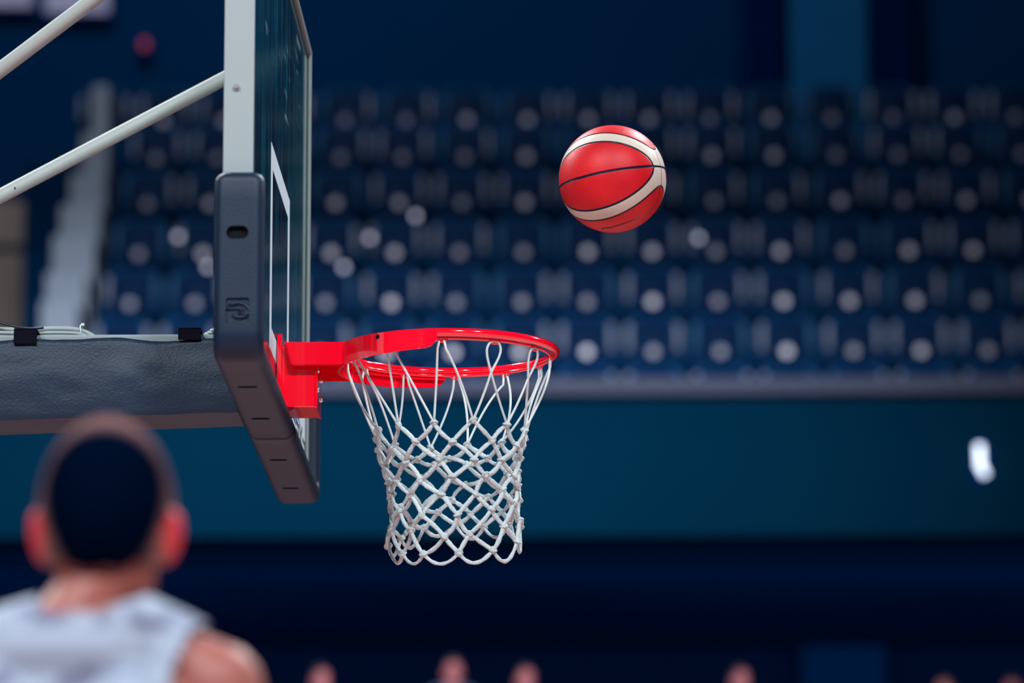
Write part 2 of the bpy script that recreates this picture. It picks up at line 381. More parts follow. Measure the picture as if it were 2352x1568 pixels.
# ------------------------------------------------------------------ stadium seats
def shell(bm, wid, z0, z1, y0, curve, thick, nx=8, nz=6, lean=0.06, rtop=0.05):
    g = []
    for j in range(nz+1):
        v = j/nz; row = []
        for i in range(nx+1):
            u = i/nx*2-1
            k = 1.0 - (0.12*max(0, v-0.75)/0.25)
            z = z0+(z1-z0)*v - (rtop*abs(u)**4 if j == nz else 0)
            row.append(bm.verts.new((u*wid/2*k, y0 - curve*u*u + lean*v, z)))
        g.append(row)
    fs = [bm.faces.new((g[j][i], g[j][i+1], g[j+1][i+1], g[j+1][i])) for j in range(nz) for i in range(nx)]
    bmesh.ops.recalc_face_normals(bm, faces=fs)
    bmesh.ops.solidify(bm, geom=fs, thickness=thick)
    return bm
seat_me = {}
def seat_parts():
    P = []
    P.append(('backrest', obj('backrest', shell(bmesh.new(), 0.455, 0.34, 0.745, 0.10, 0.05, 0.02), M['seat'], smooth=True)))
    for s in (-1, 1):
        P.append(('edge_sheen_strip', obj('edge_sheen_strip', nbox(s*0.185-0.020, s*0.185+0.020, 0.0, 0.06, 0.445, 0.655, bev=0.017, seg=2), M['edge_sheen'], smooth=True)))  # sheen on the backrest's curved edges put into pale raised strips
    P.append(('seat_pan', obj('seat_pan', shell(bmesh.new(), 0.31, 0.34, 0.70, -0.035, -0.02, 0.045, lean=0.09), M['seat_dark'], smooth=True)))
    P.append(('pedestal', obj('pedestal', box(nbox(-0.05, 0.05, 0.0, 0.08, 0.0, 0.40, bev=0.01), -0.16, 0.16, -0.02, 0.12, 0.0, 0.02, bev=0.005), M['seat_dark'])))
    bm = bmesh.new()
    bmesh.ops.create_cone(bm, cap_ends=True, segments=20, radius1=0.040, radius2=0.036, depth=0.012, matrix=Matrix.Translation((0, -0.085, DISC_H)) @ Matrix.Rotation(radians(90), 4, 'X'))
    P.append(('highlight_disc', obj('highlight_disc', bm, M['disc'])))  # pale disc standing in for the seat's specular highlight
    return P
protoP = seat_parts()
ORD = ['first', 'second', 'third', 'fourth', 'fifth', 'sixth', 'seventh', 'eighth', 'ninth', 'tenth', 'eleventh', 'twelfth', 'thirteenth', 'fourteenth', 'fifteenth', 'sixteenth', 'seventeenth', 'eighteenth']
ROWN = ['front row behind the ledge', 'second row up', 'third row up', 'fourth row up', 'fifth row up', 'sixth row up', 'top row']
first = True
XC = at(1499, 690, ROWS[2][0]-0.13).x
for r, (Y, zs) in enumerate(ROWS):
    n = 0
    for c in range(-9, 9):
        x = XC + 0.5*c
        if x < -3.22-0.045*r or x > 4.9: continue
        e = empty('stadium_seat', (x, Y, zs), label='navy folding seat, %s from left in the %s' % (ORD[n], ROWN[r]), cat='seat', group='navy seats of the upper stand')
        n += 1
        e.rotation_euler.z = radians(random.uniform(-2, 2))
        bright = random.random()
        for nm, o in protoP:
            if first: q = o
            else: q = o.copy(); COL.objects.link(q)
            q.parent = e
            if nm == 'edge_sheen_strip' and not first and random.random() < 0.3:
                q.material_slots[0].link = 'OBJECT'; q.material_slots[0].material = M['edge_sheen_dull']
            if nm == 'highlight_disc' and not first:
                q.material_slots[0].link = 'OBJECT'
                q.material_slots[0].material = M['disc'] if bright > 0.45 else M['disc_dull']
        first = False
# added glowing beads standing in for stray bright spots among the seats
for px, py, lab in ((790, 615, 'beside the glass board, above the ring'), (955, 497, 'between the board and the ball'), (410, 545, 'left of the board, upper'),
                    (478, 614, 'touching the edge pad at left'), (850, 548, 'right of the board, mid height'), (1605, 548, 'right of and below the ball')):
    r = min(range(7), key=lambda i: abs(at(px, py, ROWS[i][0]).z - (ROWS[i][1]+0.62)))
    Y = ROWS[r][0]-0.135; p = at(px, py, Y)
    e = empty('glow_bead', (p.x, Y, p.z), label='small round pale glowing bead in the seats, '+lab, cat='lamp', group='glowing beads among the seats')
    obj('lens', ico(bmesh.new(), (0, -0.02, 0), (0.026, 0.02, 0.026), 2), M['marker'], e, smooth=True)
    obj('stem', ntube([(0, -0.01, 0), (0, 0.075, -0.01)], 0.008, n=6), M['seat_dark'], e)

# ------------------------------------------------------------------ people
UNIT = {}
def capsule(bm, p0, r0, p1, r1, sub=2):
    if sub not in UNIT:
        t = bmesh.new(); bmesh.ops.create_icosphere(t, subdivisions=sub, radius=1); UNIT[sub] = [v.co.copy() for v in t.verts]; t.free()
    t = bmesh.new()
    v = [t.verts.new(Vector(c)+u*r) for c, r in ((p0, r0), (p1, r1)) for u in UNIT[sub]]
    bmesh.ops.convex_hull(t, input=v)
    for x in [x for x in t.verts if not x.link_faces]: t.verts.remove(x)
    me = bpy.data.meshes.new('hull'); t.to_mesh(me); t.free(); bm.from_mesh(me); bpy.data.meshes.remove(me)
def melt(name, prims, voxel, mat_, parent, it=4):
    bm = bmesh.new()
    for q in prims:
        if q[0] == 'c': capsule(bm, *q[1:])
        else: ico(bm, *q[1:])
    o = obj(name, bm, mat_)
    m = o.modifiers.new('r', 'REMESH'); m.mode = 'VOXEL'; m.voxel_size = voxel; m.use_smooth_shade = True
    s = o.modifiers.new('s', 'SMOOTH'); s.iterations = it; s.factor = 0.5
    applied(o); o.parent = parent
    o.data.polygons.foreach_set('use_smooth', [True]*len(o.data.polygons))
    return o
def trim(o, drop):
    bm = bmesh.new(); bm.from_mesh(o.data)
    bmesh.ops.delete(bm, geom=[v for v in bm.verts if drop(v.co)], context='VERTS')
    bm.to_mesh(o.data); bm.free()
RX = lambda a: Matrix.Rotation(radians(a), 3, 'X')
RY = lambda a: Matrix.Rotation(radians(a), 3, 'Y')
RZ = lambda a: Matrix.Rotation(radians(a), 3, 'Z')
def torso(g=0.0):
    P = [('e', (0, 0.01, 1.60), (0.165+g, 0.115+g, 0.21+g), 3), ('e', (0, 0.0, 1.30), (0.145+g, 0.10+g, 0.24+g), 3),
         ('e', (0, 0.0, 1.08), (0.165+g, 0.115+g, 0.14+g), 3)]
    P.append(('c', (-0.06, -0.02, 1.795), 0.058+g, (0.06, -0.02, 1.795), 0.058+g))
    for s in (-1, 1):
        P += [('c', (s*0.035, 0.0, 1.820), 0.048+g, (s*0.165, 0.0, 1.768), 0.052+g), ('c', (s*0.09, -0.05, 1.70), 0.07+g, (s*0.08, -0.03, 1.50), 0.08+g)]
    return P
def body_prims(fingers=True):
    P = torso()
    P += [('c', (0, -0.002, 1.80), 0.064, (0, 0.012, 1.93), 0.060),
          ('e', (0, 0.018, 1.972), (0.078, 0.099, 0.113), 3), ('e', (0, 0.065, 1.905), (0.058, 0.062, 0.078), 3),
          ('c', (0, 0.118, 1.975), 0.010, (0, 0.138, 1.935), 0.016), ('c', (-0.02, 0.118, 1.893), 0.009, (0.02, 0.118, 1.893), 0.009),
          ('c', (-0.045, 0.100, 1.998), 0.012, (0.045, 0.100, 1.998), 0.012), ('e', (0, 0.108, 1.86), (0.024, 0.02, 0.02), 2)]
    for s in (-1, 1):
        P.append(('e', (s*0.0795, 0.005, 1.940), (0.011, 0.026, 0.038), 3, RZ(-s*25) @ RY(s*12)))
        sh, el, wr = (s*0.184, 0.0, 1.752), (s*0.252, -0.01, 1.43), (s*0.262, 0.09, 1.16)
        P += [('c', sh, 0.061, (s*0.216, 0.0, 1.62), 0.054), ('c', (s*0.216, 0.0, 1.62), 0.054, el, 0.040), ('c', el, 0.041, wr, 0.027)]
        hip, kn, an = (s*0.098, 0.0, 1.04), (s*0.115, 0.02, 0.57), (s*0.125, -0.02, 0.10)
        P += [('c', hip, 0.098, kn, 0.058), ('c', kn, 0.056, (s*0.12, -0.02, 0.40), 0.060), ('c', (s*0.12, -0.02, 0.40), 0.060, an, 0.038),
              ('c', (s*0.125, -0.03, 0.055), 0.05, (s*0.14, 0.17, 0.04), 0.038)]
        if fingers:
            pm = Vector(wr)+Vector((s*0.002, 0.035, -0.075))
            P.append(('e', tuple(pm), (0.018, 0.040, 0.055), 2, RX(25)))
            for i, (dy, L) in enumerate(((0.040, 0.062), (0.016, 0.072), (-0.008, 0.066), (-0.030, 0.050))):
                a = pm+Vector((0, dy+0.018, -0.045)); b = a+Vector((-s*0.004, 0.012, -L*0.55)); c = b+Vector((-s*0.020, 0.006, -L*0.45))
                P += [('c', tuple(a), 0.0095, tuple(b), 0.009, 1), ('c', tuple(b), 0.009, tuple(c), 0.0078, 1)]
            a = pm+Vector((-s*0.005, 0.040, 0.012)); b = a+Vector((-s*0.012, 0.032, -0.030)); c = b+Vector((-s*0.008, 0.008, -0.028))
            P += [('c', tuple(a), 0.012, tuple(b), 0.0105, 1), ('c', tuple(b), 0.0105, tuple(c), 0.009, 1)]
    return P
def hair_cap(parent, m, scale=1.055):
    bm = ico(bmesh.new(), (0, 0.016, 1.974), (0.078*scale+0.002, 0.099*scale+0.002, 0.113*scale), 5)
    def gone(c):
        if c.y > 0.075 and c.z < 2.03: return True
        if abs(c.x) > 0.068 and c.z < 1.955 and c.y > -0.03: return True
        return c.z < 1.888 + 0.38*max(0, abs(c.x)-0.02) + max(0, c.y)*1.0
    bmesh.ops.delete(bm, geom=[v for v in bm.verts if gone(v.co)], context='VERTS')
    o = obj('hair', bm, m, parent, smooth=True); return o

p = at(245, 960, -4.6)
def lean(o):
    for v in o.data.vertices: v.co.x -= 0.045*max(0.0, min(1.0, (1.885-v.co.z)/0.07))
pl = empty('person', (p.x, -4.6, 0), label='player from behind in white sleeveless jersey with dark faded hair, at lower left', cat='person')
lean(melt('body', body_prims(), 0.0065, M['skin'], pl))
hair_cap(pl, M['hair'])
jr = melt('jersey', torso(0.011), 0.0065, M['jersey'], pl)
def cutj(c):
    if c.z < 1.02: return True
    if (c.x/0.066)**2 + (c.y/0.078)**2 < 1 and c.z > 1.838: return True
    ax = abs(c.x)
    if c.z > 1.54 and ax > 0.139+0.36*max(0, c.z-1.765)+0.9*max(0, 1.655-c.z): return True
    return False
trim(jr, cutj); lean(jr)
sh = melt('shorts', [('e', (0, 0, 1.06), (0.19, 0.14, 0.14), 3)]+[('c', (s*0.105, 0, 1.0), 0.125, (s*0.13, 0.01, 0.62), 0.12) for s in (-1, 1)], 0.009, M['shorts'], pl)
trim(sh, lambda c: c.z < 0.60 or c.z > 1.12); lean(sh)
for s in (-1, 1):
    lean(melt('shoe', [('c', (s*0.125, -0.03, 0.062), 0.06, (s*0.14, 0.18, 0.048), 0.047), ('c', (s*0.125, -0.03, 0.06), 0.058, (s*0.125, -0.025, 0.13), 0.05)], 0.008, M['shoe'], pl))
    e_ = obj('eye', ico(bmesh.new(), (s*0.031, 0.106, 1.968), 0.0125, 3), M['eye'], pl, smooth=True)
    obj('iris', ico(bmesh.new(), (s*0.031, 0.1165, 1.968), (0.0055, 0.0028, 0.0055), 2), M['hole'], e_, smooth=True)

# spectators on the concourse, only their heads rise into the frame
P0 = []
fp = None
P0.append(('body', melt('body', body_prims(False), 0.016, M['skin_far'], None, 3)))
P0.append(('hair', hair_cap(None, M['hair_far'], 1.03)))
t_ = melt('tracksuit_top', torso(0.014)+[('c', (s*0.178, 0, 1.74), 0.073, (s*0.252, -0.01, 1.43), 0.055) for s in (-1, 1)]+[('c', (s*0.252, -0.01, 1.43), 0.055, (s*0.262, 0.08, 1.19), 0.042) for s in (-1, 1)], 0.016, M['cloth_a'], None, 3)
trim(t_, lambda c: c.z < 1.0 or ((c.x/0.075)**2+(c.y/0.085)**2 < 1 and c.z > 1.80)); P0.append(('top', t_))
t_ = melt('trousers', [('e', (0, 0, 1.05), (0.185, 0.135, 0.14), 3)]+[('c', (s*0.105, 0, 1.0), 0.115, (s*0.115, 0.01, 0.57), 0.08) for s in (-1, 1)]+[('c', (s*0.115, 0.01, 0.57), 0.08, (s*0.125, -0.02, 0.13), 0.06) for s in (-1, 1)], 0.016, M['cloth_a'], None, 3)
trim(t_, lambda c: c.z > 1.12); P0.append(('trousers', t_))
SPEC = [(735, 1527, 'person standing in the concourse whose head shows below the board pad'),
        (1040, 1508, 'person with the tallest head at the bottom edge under the net'),
        (1205, 1526, 'person just right of the tallest head at the bottom edge'),
        (1697, 1528, 'person alone at the bottom edge left of the blue banner'),
        (2172, 1552, 'person at the bottom edge just right of the blue banner'),
        (2322, 1552, 'person farthest right at the bottom edge')]
for i, (px, py, lab) in enumerate(SPEC):
    Y = 25.5+0.15*(i % 3); p = at(px, py, Y)
    sc_ = (p.z-3.72)/2.09
    e = empty('person', (p.x, Y, 3.72), label=lab, cat='person')
    e.scale = (sc_*0.98, sc_*0.98, sc_); e.rotation_euler.z = radians(180+random.uniform(-40, 40))
    for nm, o in P0:
        q = o if i == 0 else o.copy()
        if i: COL.objects.link(q)
        q.parent = e
        if nm in ('top', 'trousers') and i % 2:
            q.material_slots[0].link = 'OBJECT'; q.material_slots[0].material = M['cloth_b']

# ------------------------------------------------------------------ backboard
bb = empty('backboard', (0, 0, 0), label='glass basketball backboard in a white steel frame seen almost edge-on', cat='backboard')
obj('glass_pane', nbox(-0.012, 0.0, -0.894, 0.894, 2.904, 3.946), M['glass'], bb)
def bar(y0, y1, z0, z1, flange):
    bm = nbox(-0.053, 0.0085, y0, y1, z0, z1, bev=0.0015)
    box(bm, -0.053, -0.041, *flange); return bm
obj('frame_bar', bar(-0.906, -0.8945, 2.894, 3.956, (-0.895, -0.85, 2.90, 3.95)), M['white_steel'], bb)
obj('frame_bar', bar(0.8945, 0.906, 2.894, 3.956, (0.85, 0.895, 2.90, 3.95)), M['white_steel'], bb)
obj('frame_bar', bar(-0.894, 0.894, 3.946, 3.956, (-0.85, 0.85, 3.90, 3.947)), M['white_steel'], bb)
obj('frame_bar', bar(-0.894, 0.894, 2.894, 2.904, (-0.85, 0.85, 2.903, 2.95)), M['white_steel'], bb)
for (y0, y1, z0, z1) in ((-0.295, 0.295, 3.40, 3.45), (-0.295, 0.295, 3.00, 3.05), (-0.295, -0.245, 3.05, 3.40), (0.245, 0.295, 3.05, 3.40)):
    obj('target_line', nbox(0.0001, 0.0004, y0, y1, z0, z1), M['white_paint'], bb)
q = at(543, 200, -0.907)
bm = bmesh.new()
bmesh.ops.create_cone(bm, cap_ends=True, segments=20, radius1=0.0085, radius2=0.007, depth=0.005, matrix=Matrix.Translation((q.x, -0.908, q.z)) @ Matrix.Rotation(radians(90), 4, 'X'))
bmesh.ops.create_cone(bm, cap_ends=True, segments=6, radius1=0.0045, radius2=0.0042, depth=0.006, matrix=Matrix.Translation((q.x, -0.912, q.z)) @ Matrix.Rotation(radians(90), 4, 'X'))
obj('bolt', bm, M['chrome'], bb, label='round zinc bolt')
bm = bmesh.new()
for g_ in ((-0.8945, 0.8945, 3.935, 3.946), (-0.8945, -0.884, 2.904, 3.946), (0.884, 0.8945, 2.904, 3.946)): box(bm, 0.0002, 0.0024, *g_)
obj('gasket', bm, M['gasket'], bb)
obj('mount_plate', nbox(-0.062, -0.041, -0.13, 0.13, 2.88, 3.12, bev=0.003), M['white_steel'], bb)
# printed strip along the foot of the pane
lb = obj('printed_strip', nbox(0.0002, 0.0010, 0.30, 0.883, 2.905, 3.050), M['white_paint'], bb, label='white strip printed with a blue mark and dark glyphs')
def stroke(name, pts, wd, m, par_):
    bm = bmesh.new()
    for (a, b) in zip(pts[:-1], pts[1:]):
        a, b = Vector(a), Vector(b); d = (b-a).normalized()*wd*0.5; n = Vector((-d.y, d.x))
        bm.faces.new([bm.verts.new((0.0016, p.x, p.y)) for p in (a-d+n, a-d-n, b+d-n, b+d+n)])
    bmesh.ops.recalc_face_normals(bm, faces=bm.faces[:])
    bmesh.ops.solidify(bm, geom=bm.faces[:], thickness=0.0005); return obj(name, bm, m, par_)
stroke('blue_mark', [(0.475, 2.995), (0.53, 2.995)], 0.04, M['blue_ink'], lb)
stroke('glyph', [(0.65, 3.008), (0.57, 3.008), (0.57, 2.988), (0.65, 2.988), (0.65, 2.966), (0.57, 2.966)], 0.012, M['dark_ink'], lb)
stroke('glyph', [(0.68, 3.000), (0.755, 2.955)], 0.013, M['dark_ink'], lb)
stroke('glyph', [(0.755, 3.000), (0.68, 2.955)], 0.013, M['dark_ink'], lb)
stroke('glyph', [(0.79, 2.983), (0.86, 2.983), (0.86, 2.963), (0.79, 2.938), (0.868, 2.938)], 0.011, M['dark_ink'], lb)

# ------------------------------------------------------------------ edge pads (two rubber halves under the board)
PX0, PX1, PD = -0.067, 0.035, 0.046
def section(ins):
    hx, hn = (PX1-PX0)/2-ins, PD/2-ins; cx, cn = (PX0+PX1)/2, -PD/2; P = []
    for (sx, sn, r) in ((1, 1, 0.022), (-1, 1, 0.022), (-1, -1, 0.012), (1, -1, 0.016)):
        r = max(0.002, r-ins*0.3)
        a0 = {(1, 1): 0, (-1, 1): 90, (-1, -1): 180, (1, -1): 270}[(sx, sn)]
        for k in range(6):
            a = radians(a0+18*k); P.append((cx+sx*(hx-r)+r*cos(a), cn+sn*(hn-r)+r*sin(a)))
    return P
def pad_piece(sgn, yend):
    Rc, ye, zb, zt = 0.060, -0.954, 2.847, 3.237
    path = [(ye, zt-0.022*(1-cos(radians(a)))-0.0, -1, 0, 0.022*(1-sin(radians(a)))) for a in ()]
    for a in (0, 22, 45, 67, 90): path.append((ye, zt-0.022+0.022*cos(radians(a)), -1, 0, 0.022*(1-sin(radians(a)))))
    for i in range(1, 8): path.append((ye, zt-0.022-(zt-0.022-zb-Rc)*i/8, -1, 0, 0))
    for a in range(0, 91, 10): path.append((ye+Rc-Rc*cos(radians(a)), zb+Rc-Rc*sin(radians(a)), -cos(radians(a)), -sin(radians(a)), 0))
    y0 = ye+Rc
    for i in range(1, 14): path.append((y0+(yend-0.008-y0)*i/13, zb, 0, -1, 0))
    for a in (60, 30, 0): path.append((yend-0.008+0.008*cos(radians(a)), zb, 0, -1, 0.008*(1-sin(radians(a)))))
    bm = bmesh.new(); rings = []
    for (y, z, ny, nz, ins) in path:
        rings.append([bm.verts.new((x, sgn*(y+ny*n), z+nz*n)) for x, n in section(ins)])
    K = len(rings[0])
    for A, B in zip(rings[:-1], rings[1:]):
        for k in range(K): bm.faces.new((A[k], A[(k+1) % K], B[(k+1) % K], B[k]))
    bm.faces.new(rings[0]); bm.faces.new(rings[-1][::-1])
    bmesh.ops.recalc_face_normals(bm, faces=bm.faces[:]); return bm
def capsule_cut(cx, half, r, depth, c, axis):
    """rounded slot long in x, sunk along 'axis'"""
    poly = []
    for s in (1, -1):
        for a in range(-90, 91, 15): poly.append((s*(half-r)+s*r*cos(radians(a)), s*r*sin(radians(a))))
    bm = bmesh.new()
    if axis == 'y': prism(bm, [(cx+u, c[1]+v) for u, v in poly], 'y', c[0]-depth, c[0]+depth)
    else: prism(bm, [(cx+u, c[0]+v) for u, v in poly], 'z', c[1]-depth, c[1]+depth)
    return bm
def cut(o, cutters):
    tmp = []
    for b in cutters:
        c = obj('cutter', b, M['hole']); tmp.append(c)
        m = o.modifiers.new('b', 'BOOLEAN'); m.operation = 'DIFFERENCE'; m.object = c; m.solver = 'EXACT'
    applied(o)
    for c in tmp: me = c.data; bpy.data.objects.remove(c); bpy.data.meshes.remove(me)
    return o
def capsule_plate(par_, cx, half, r, c, axis, th=0.001):
    return obj('slot', capsule_cut(cx, half*1.02, r*1.02, th, c, axis), M['hole'], par_, label='dark recessed slot')  # dark plate puts the recess's shade into its floor colour
SX = -0.0185
np_ = obj('edge_pad', pad_piece(1, -0.014), M['rubber'], label='charcoal rubber edge pad on the near half of the backboard foot, with round-cornered emblem', cat='pad')
emb = prism(bmesh.new(), [(-0.0165+u, 2.9475+v) for u, v in [(sx*0.018+0.0055*cos(radians(a)), sz*0.021+0.0055*sin(radians(a))) for sx, sz, a0 in ((1, 1, 0), (-1, 1, 90), (-1, -1, 180), (1, -1, 270)) for a in range(a0, a0+91, 18)]], 'y', -0.970, -0.9490)
cut(np_, [capsule_cut(SX, 0.0225, 0.0135, 0.014, (-0.954, 3.1085), 'y'), emb,
          capsule_cut(SX, 0.021, 0.011, 0.012, (-0.65, 2.847), 'z'), capsule_cut(SX, 0.021, 0.011, 0.012, (-0.271, 2.847), 'z')])
autosmooth(np_, 40)
capsule_plate(np_, SX, 0.0225, 0.0135, (-0.9415, 3.1085), 'y')
for y in (-0.65, -0.271): capsule_plate(np_, SX, 0.021, 0.011, (y, 2.8575), 'z')
fp_ = obj('edge_pad', pad_piece(-1, -0.001), M['rubber'], label='charcoal rubber edge pad on the far half of the backboard foot', cat='pad')
cut(fp_, [capsule_cut(SX, 0.021, 0.011, 0.012, (0.268, 2.847), 'z'), capsule_cut(SX, 0.021, 0.011, 0.012, (0.67, 2.847), 'z')])
autosmooth(fp_, 40)
for y in (0.268, 0.67): capsule_plate(fp_, SX, 0.021, 0.011, (y, 2.8575), 'z')
def ez(u, v): return ((-0.0165)+(u-900)/14.26/1045, -0.9500, 2.9475-(v-790)/14.26/1045)
bm = bmesh.new()
for pts, r in (([(640, 640), (760, 560), (920, 530), (1100, 580), (1230, 700), (1280, 840), (1170, 890), (950, 850)], 0.0042),
               ([(560, 722), (700, 715), (900, 705), (1060, 760), (930, 850)], 0.0034), ([(760, 890), (830, 960), (950, 985), (1180, 945)], 0.0042)):
    tube(bm, [ez(*q) for q in pts], r, n=6)
obj('emblem', bm, M['rubber'], np_, smooth=True, label='raised swoosh emblem')

# ------------------------------------------------------------------ boom arm, padding, straps, cables
bo = empty('boom_arm', (-0.1, 0, 2.9), label='white steel boom carrying the backboard, wrapped in wrinkled dark vinyl padding', cat='support')
def addto(par_, o): o.parent = par_; o.matrix_parent_inverse = Matrix.Translation(-par_.location); return o
addto(bo, obj('steel_beam', nbox(-1.95, -0.060, -0.07, 0.07, 2.905, 3.0715, bev=0.006), M['white_steel']))
from mathutils import noise
def boom_pad():
    prof = []
    yn, yf = -0.103, 0.092
    for i in range(15): prof.append((yn, 1-i/14.0, -1, 0))
    for i in range(1, 5): prof.append((yn+0.012*(1-cos(radians(22.5*i))), -0.012/0.18*sin(radians(22.5*i))*0-0.0, -1, -1))
    for i in range(1, 11): prof.append((yn+0.012+(yf-yn-0.024)*i/10, 0, 0, -1))
    for i in range(13): prof.append((yf, i/12.0, 1, 0))
    nx = 70; bm = bmesh.new(); g = []
    for i in range(nx+1):
        X = -0.078-(1.75)*(i/nx)**1.3
        zt = 3.054+0.003*sin(X*31)+0.003*sin(X*13+1)-0.006*max(0, -X-0.3); zb = 2.893+0.033*(X+0.1)
        row = []
        for (y, v, ny, nz) in prof:
            z = zb+(zt-zb)*v
            n1 = noise.fractal((X*9+z*14, z*22-X*6, y*8), 1.0, 2.0, 3)*0.0024
            n2 = 0.004*sin((X*1.0+z*1.2)*55+2*noise.noise((X*6, z*6, 0)))*max(0, noise.noise((X*5, z*9, 3)))
            belly = 0.006*sin(pi*min(1, max(0, v)))
            d = n1+n2+belly
            row.append(bm.verts.new((X, y+ny*d, z+nz*(abs(n1)+0.001)+(0.0016*noise.noise((X*25, 0, 0)) if v > 0.95 else 0))))
        g.append(row)
    for i in range(nx):
        for k in range(len(prof)-1): bm.faces.new((g[i][k], g[i][k+1], g[i+1][k+1], g[i+1][k]))
    bmesh.ops.recalc_face_normals(bm, faces=bm.faces[:]); bmesh.ops.solidify(bm, geom=bm.faces[:], thickness=0.004); return bm
addto(bo, obj('vinyl_padding', boom_pad(), M['leather'], smooth=True))
for (l, r, top, low) in ((33, 85, 764, 792), (410, 462, 767, 782)):
    a, b = at(l, top, -0.1), at(r, low, -0.1)
    bm = nbox(a.x, b.x, -0.112, 0.10, 3.0725, 3.078, bev=0.002); box(bm, a.x, b.x, -0.112, -0.106, b.z, 3.0775, bev=0.002)
    addto(bo, obj('hook_strap', bm, M['strap']))
def curve(px, Y, n=40):
    P = [at(x, y, Y) for x, y in px]; out = []
    for i in range(len(P)-1):
        p0, p1, p2, p3 = P[max(0, i-1)], P[i], P[i+1], P[min(len(P)-1, i+2)]
        for k in range(6):
            t = k/6; out.append(0.5*((2*p1)+(p2-p0)*t+(2*p0-5*p1+4*p2-p3)*t*t+(3*p1-p0-3*p2+p3)*t**3))
    return out+[P[-1]]
def cab(px, Y, r, m, label): return obj('cable', ntube(curve(px, Y), r, n=10), m, smooth=True, label=label, cat='cable')
cab([(-820, 790), (-760, 772), (-520, 762), (-260, 742), (-120, 752), (0, 757), (70, 757), (130, 755), (175, 757), (205, 767), (222, 782), (232, 810)], -0.02, 0.0060, M['cable'], 'thick grey cable arching along the top of the white boom')
cab([(-820, 790), (-760, 774), (-520, 768), (-260, 758), (-120, 762), (0, 764), (60, 765), (110, 764), (150, 764), (180, 766), (200, 774), (208, 800)], -0.035, 0.0042, M['cable'], 'thin grey cable lying under the thick grey cable on the boom')
cab([(-820, 790), (-740, 768), (-600, 742), (-420, 706), (-260, 692), (-120, 716), (-40, 730), (0, 741), (40, 751), (75, 754), (100, 752)], -0.045, 0.0030, M['cable_black'], 'thin black cable above the grey cables at far left')
q = at(188, 760, -0.025)
bm = tube(bmesh.new(), [(q.x+0.005*cos(radians(a))*0.3-0.002*sin(radians(a)), q.y+0.014*cos(radians(a)), q.z+0.0125*sin(radians(a))) for a in range(0, 360, 20)], 0.0016, n=6, closed=True)
box(bm, q.x-0.002, q.x+0.006, q.y-0.006, q.y+0.002, q.z+0.011, q.z+0.0165, bev=0.001)
obj('zip_tie', bm, M['strand'], smooth=False, label='white zip tie round the grey cables', cat='tie')
bm = bmesh.new()
for ph in (0, pi):
    P = curve([(458, 774), (468, 771), (478, 766), (490, 758), (505, 752)], -0.06)
    tube(bm, [p+Vector((0, 0.003*cos(i*0.9+ph), 0.003*sin(i*0.9+ph))) for i, p in enumerate(P)], 0.0028, n=6)
obj('lashing_rope', bm, M['strand'], smooth=True, label='short twisted white lashing rope between boom and edge pad', cat='rope')

# struts from the upper board corners back to the boom
def strut(a, b, label, hole=None):
    o = obj('support_strut', ntube([a, b], 0.0165, n=20), M['tube'], smooth=True, label=label, cat='strut'); autosmooth(o, 50)
    if hole:
        bm = bmesh.new(); bmesh.ops.create_cone(bm, cap_ends=True, segments=12, radius1=0.0032, radius2=0.0032, depth=0.004, matrix=Matrix.Translation(hole) @ Matrix.Rotation(radians(90), 4, 'X'))
        obj('drain_hole', bm, M['hole'], o)
    return o
strut((-0.047, -0.685, 3.90), (-1.66, -0.06, 2.86), 'pale round steel strut at the upper left corner, nearer of the two')
q = at(30, 437, 0.40)
fs = Vector((-0.047, 0.665, 3.903)); fe = Vector((-1.66, 0.06, 2.86))
t_ = (q.x-fs.x)/(fe.x-fs.x); hp = fs.lerp(fe, t_)
strut(fs, fe, 'pale round steel strut passing behind the near board upright', (hp.x, hp.y-0.0155, hp.z-0.004))

# base carrying the boom, left of the frame
ba = empty('backstop_base', (-3.2, 0, 0), label='steel backstop base and mast behind the court end, left of the boom', cat='base')
addto(ba, obj('mast', prism(bmesh.new(), [(-1.95, 2.90), (-1.75, 3.07), (-1.98, 3.10), (-3.45, 0.52), (-3.10, 0.45)], 'y', -0.10, 0.10, bev=0.004), M['white_steel']))
addto(ba, obj('base_box', nbox(-4.0, -2.6, -0.55, 0.55, 0.0, 0.50, bev=0.03), M['leather']))

# ------------------------------------------------------------------ ring with its mount
CX, RZ_, RM = 0.375, 3.041, 0.2345
rg = empty('basketball_ring', (CX, 0, RZ_), label='glossy red steel basketball ring with its red mounting bracket', cat='ring')
def ring_obj(name, bm, m=None, smooth=True, **k):
    o = obj(name, bm, m or M['red'], smooth=smooth, **k); return addto(rg, o)
def circ(r, z, n=96): return [(CX+r*sin(2*pi*i/n), -r*cos(2*pi*i/n), z) for i in range(n)]
ring_obj('rim_tube', ntube(circ(RM, RZ_, 120), 0.0092, n=16, closed=True))
ring_obj('net_wire', ntube(circ(0.2235, 3.0300), 0.0036, n=8, closed=True))
def hdeg(a): return Vector((sin(radians(a)), -cos(radians(a)), 0))
HOOK = [-2+30*i for i in range(12)]
for a in HOOK:
    d = hdeg(a); t = Vector((d.y, -d.x, 0))*-1; c = Vector((CX, 0, 0))
    P = [c+d*0.2245+t*(0.012*s)+Vector((0, 0, 3.0285-0.0065*(1-abs(s)**2.5))) for s in [k/6-1 for k in range(13)]]
    ring_obj('net_hook', ntube(P, 0.0024, n=6))
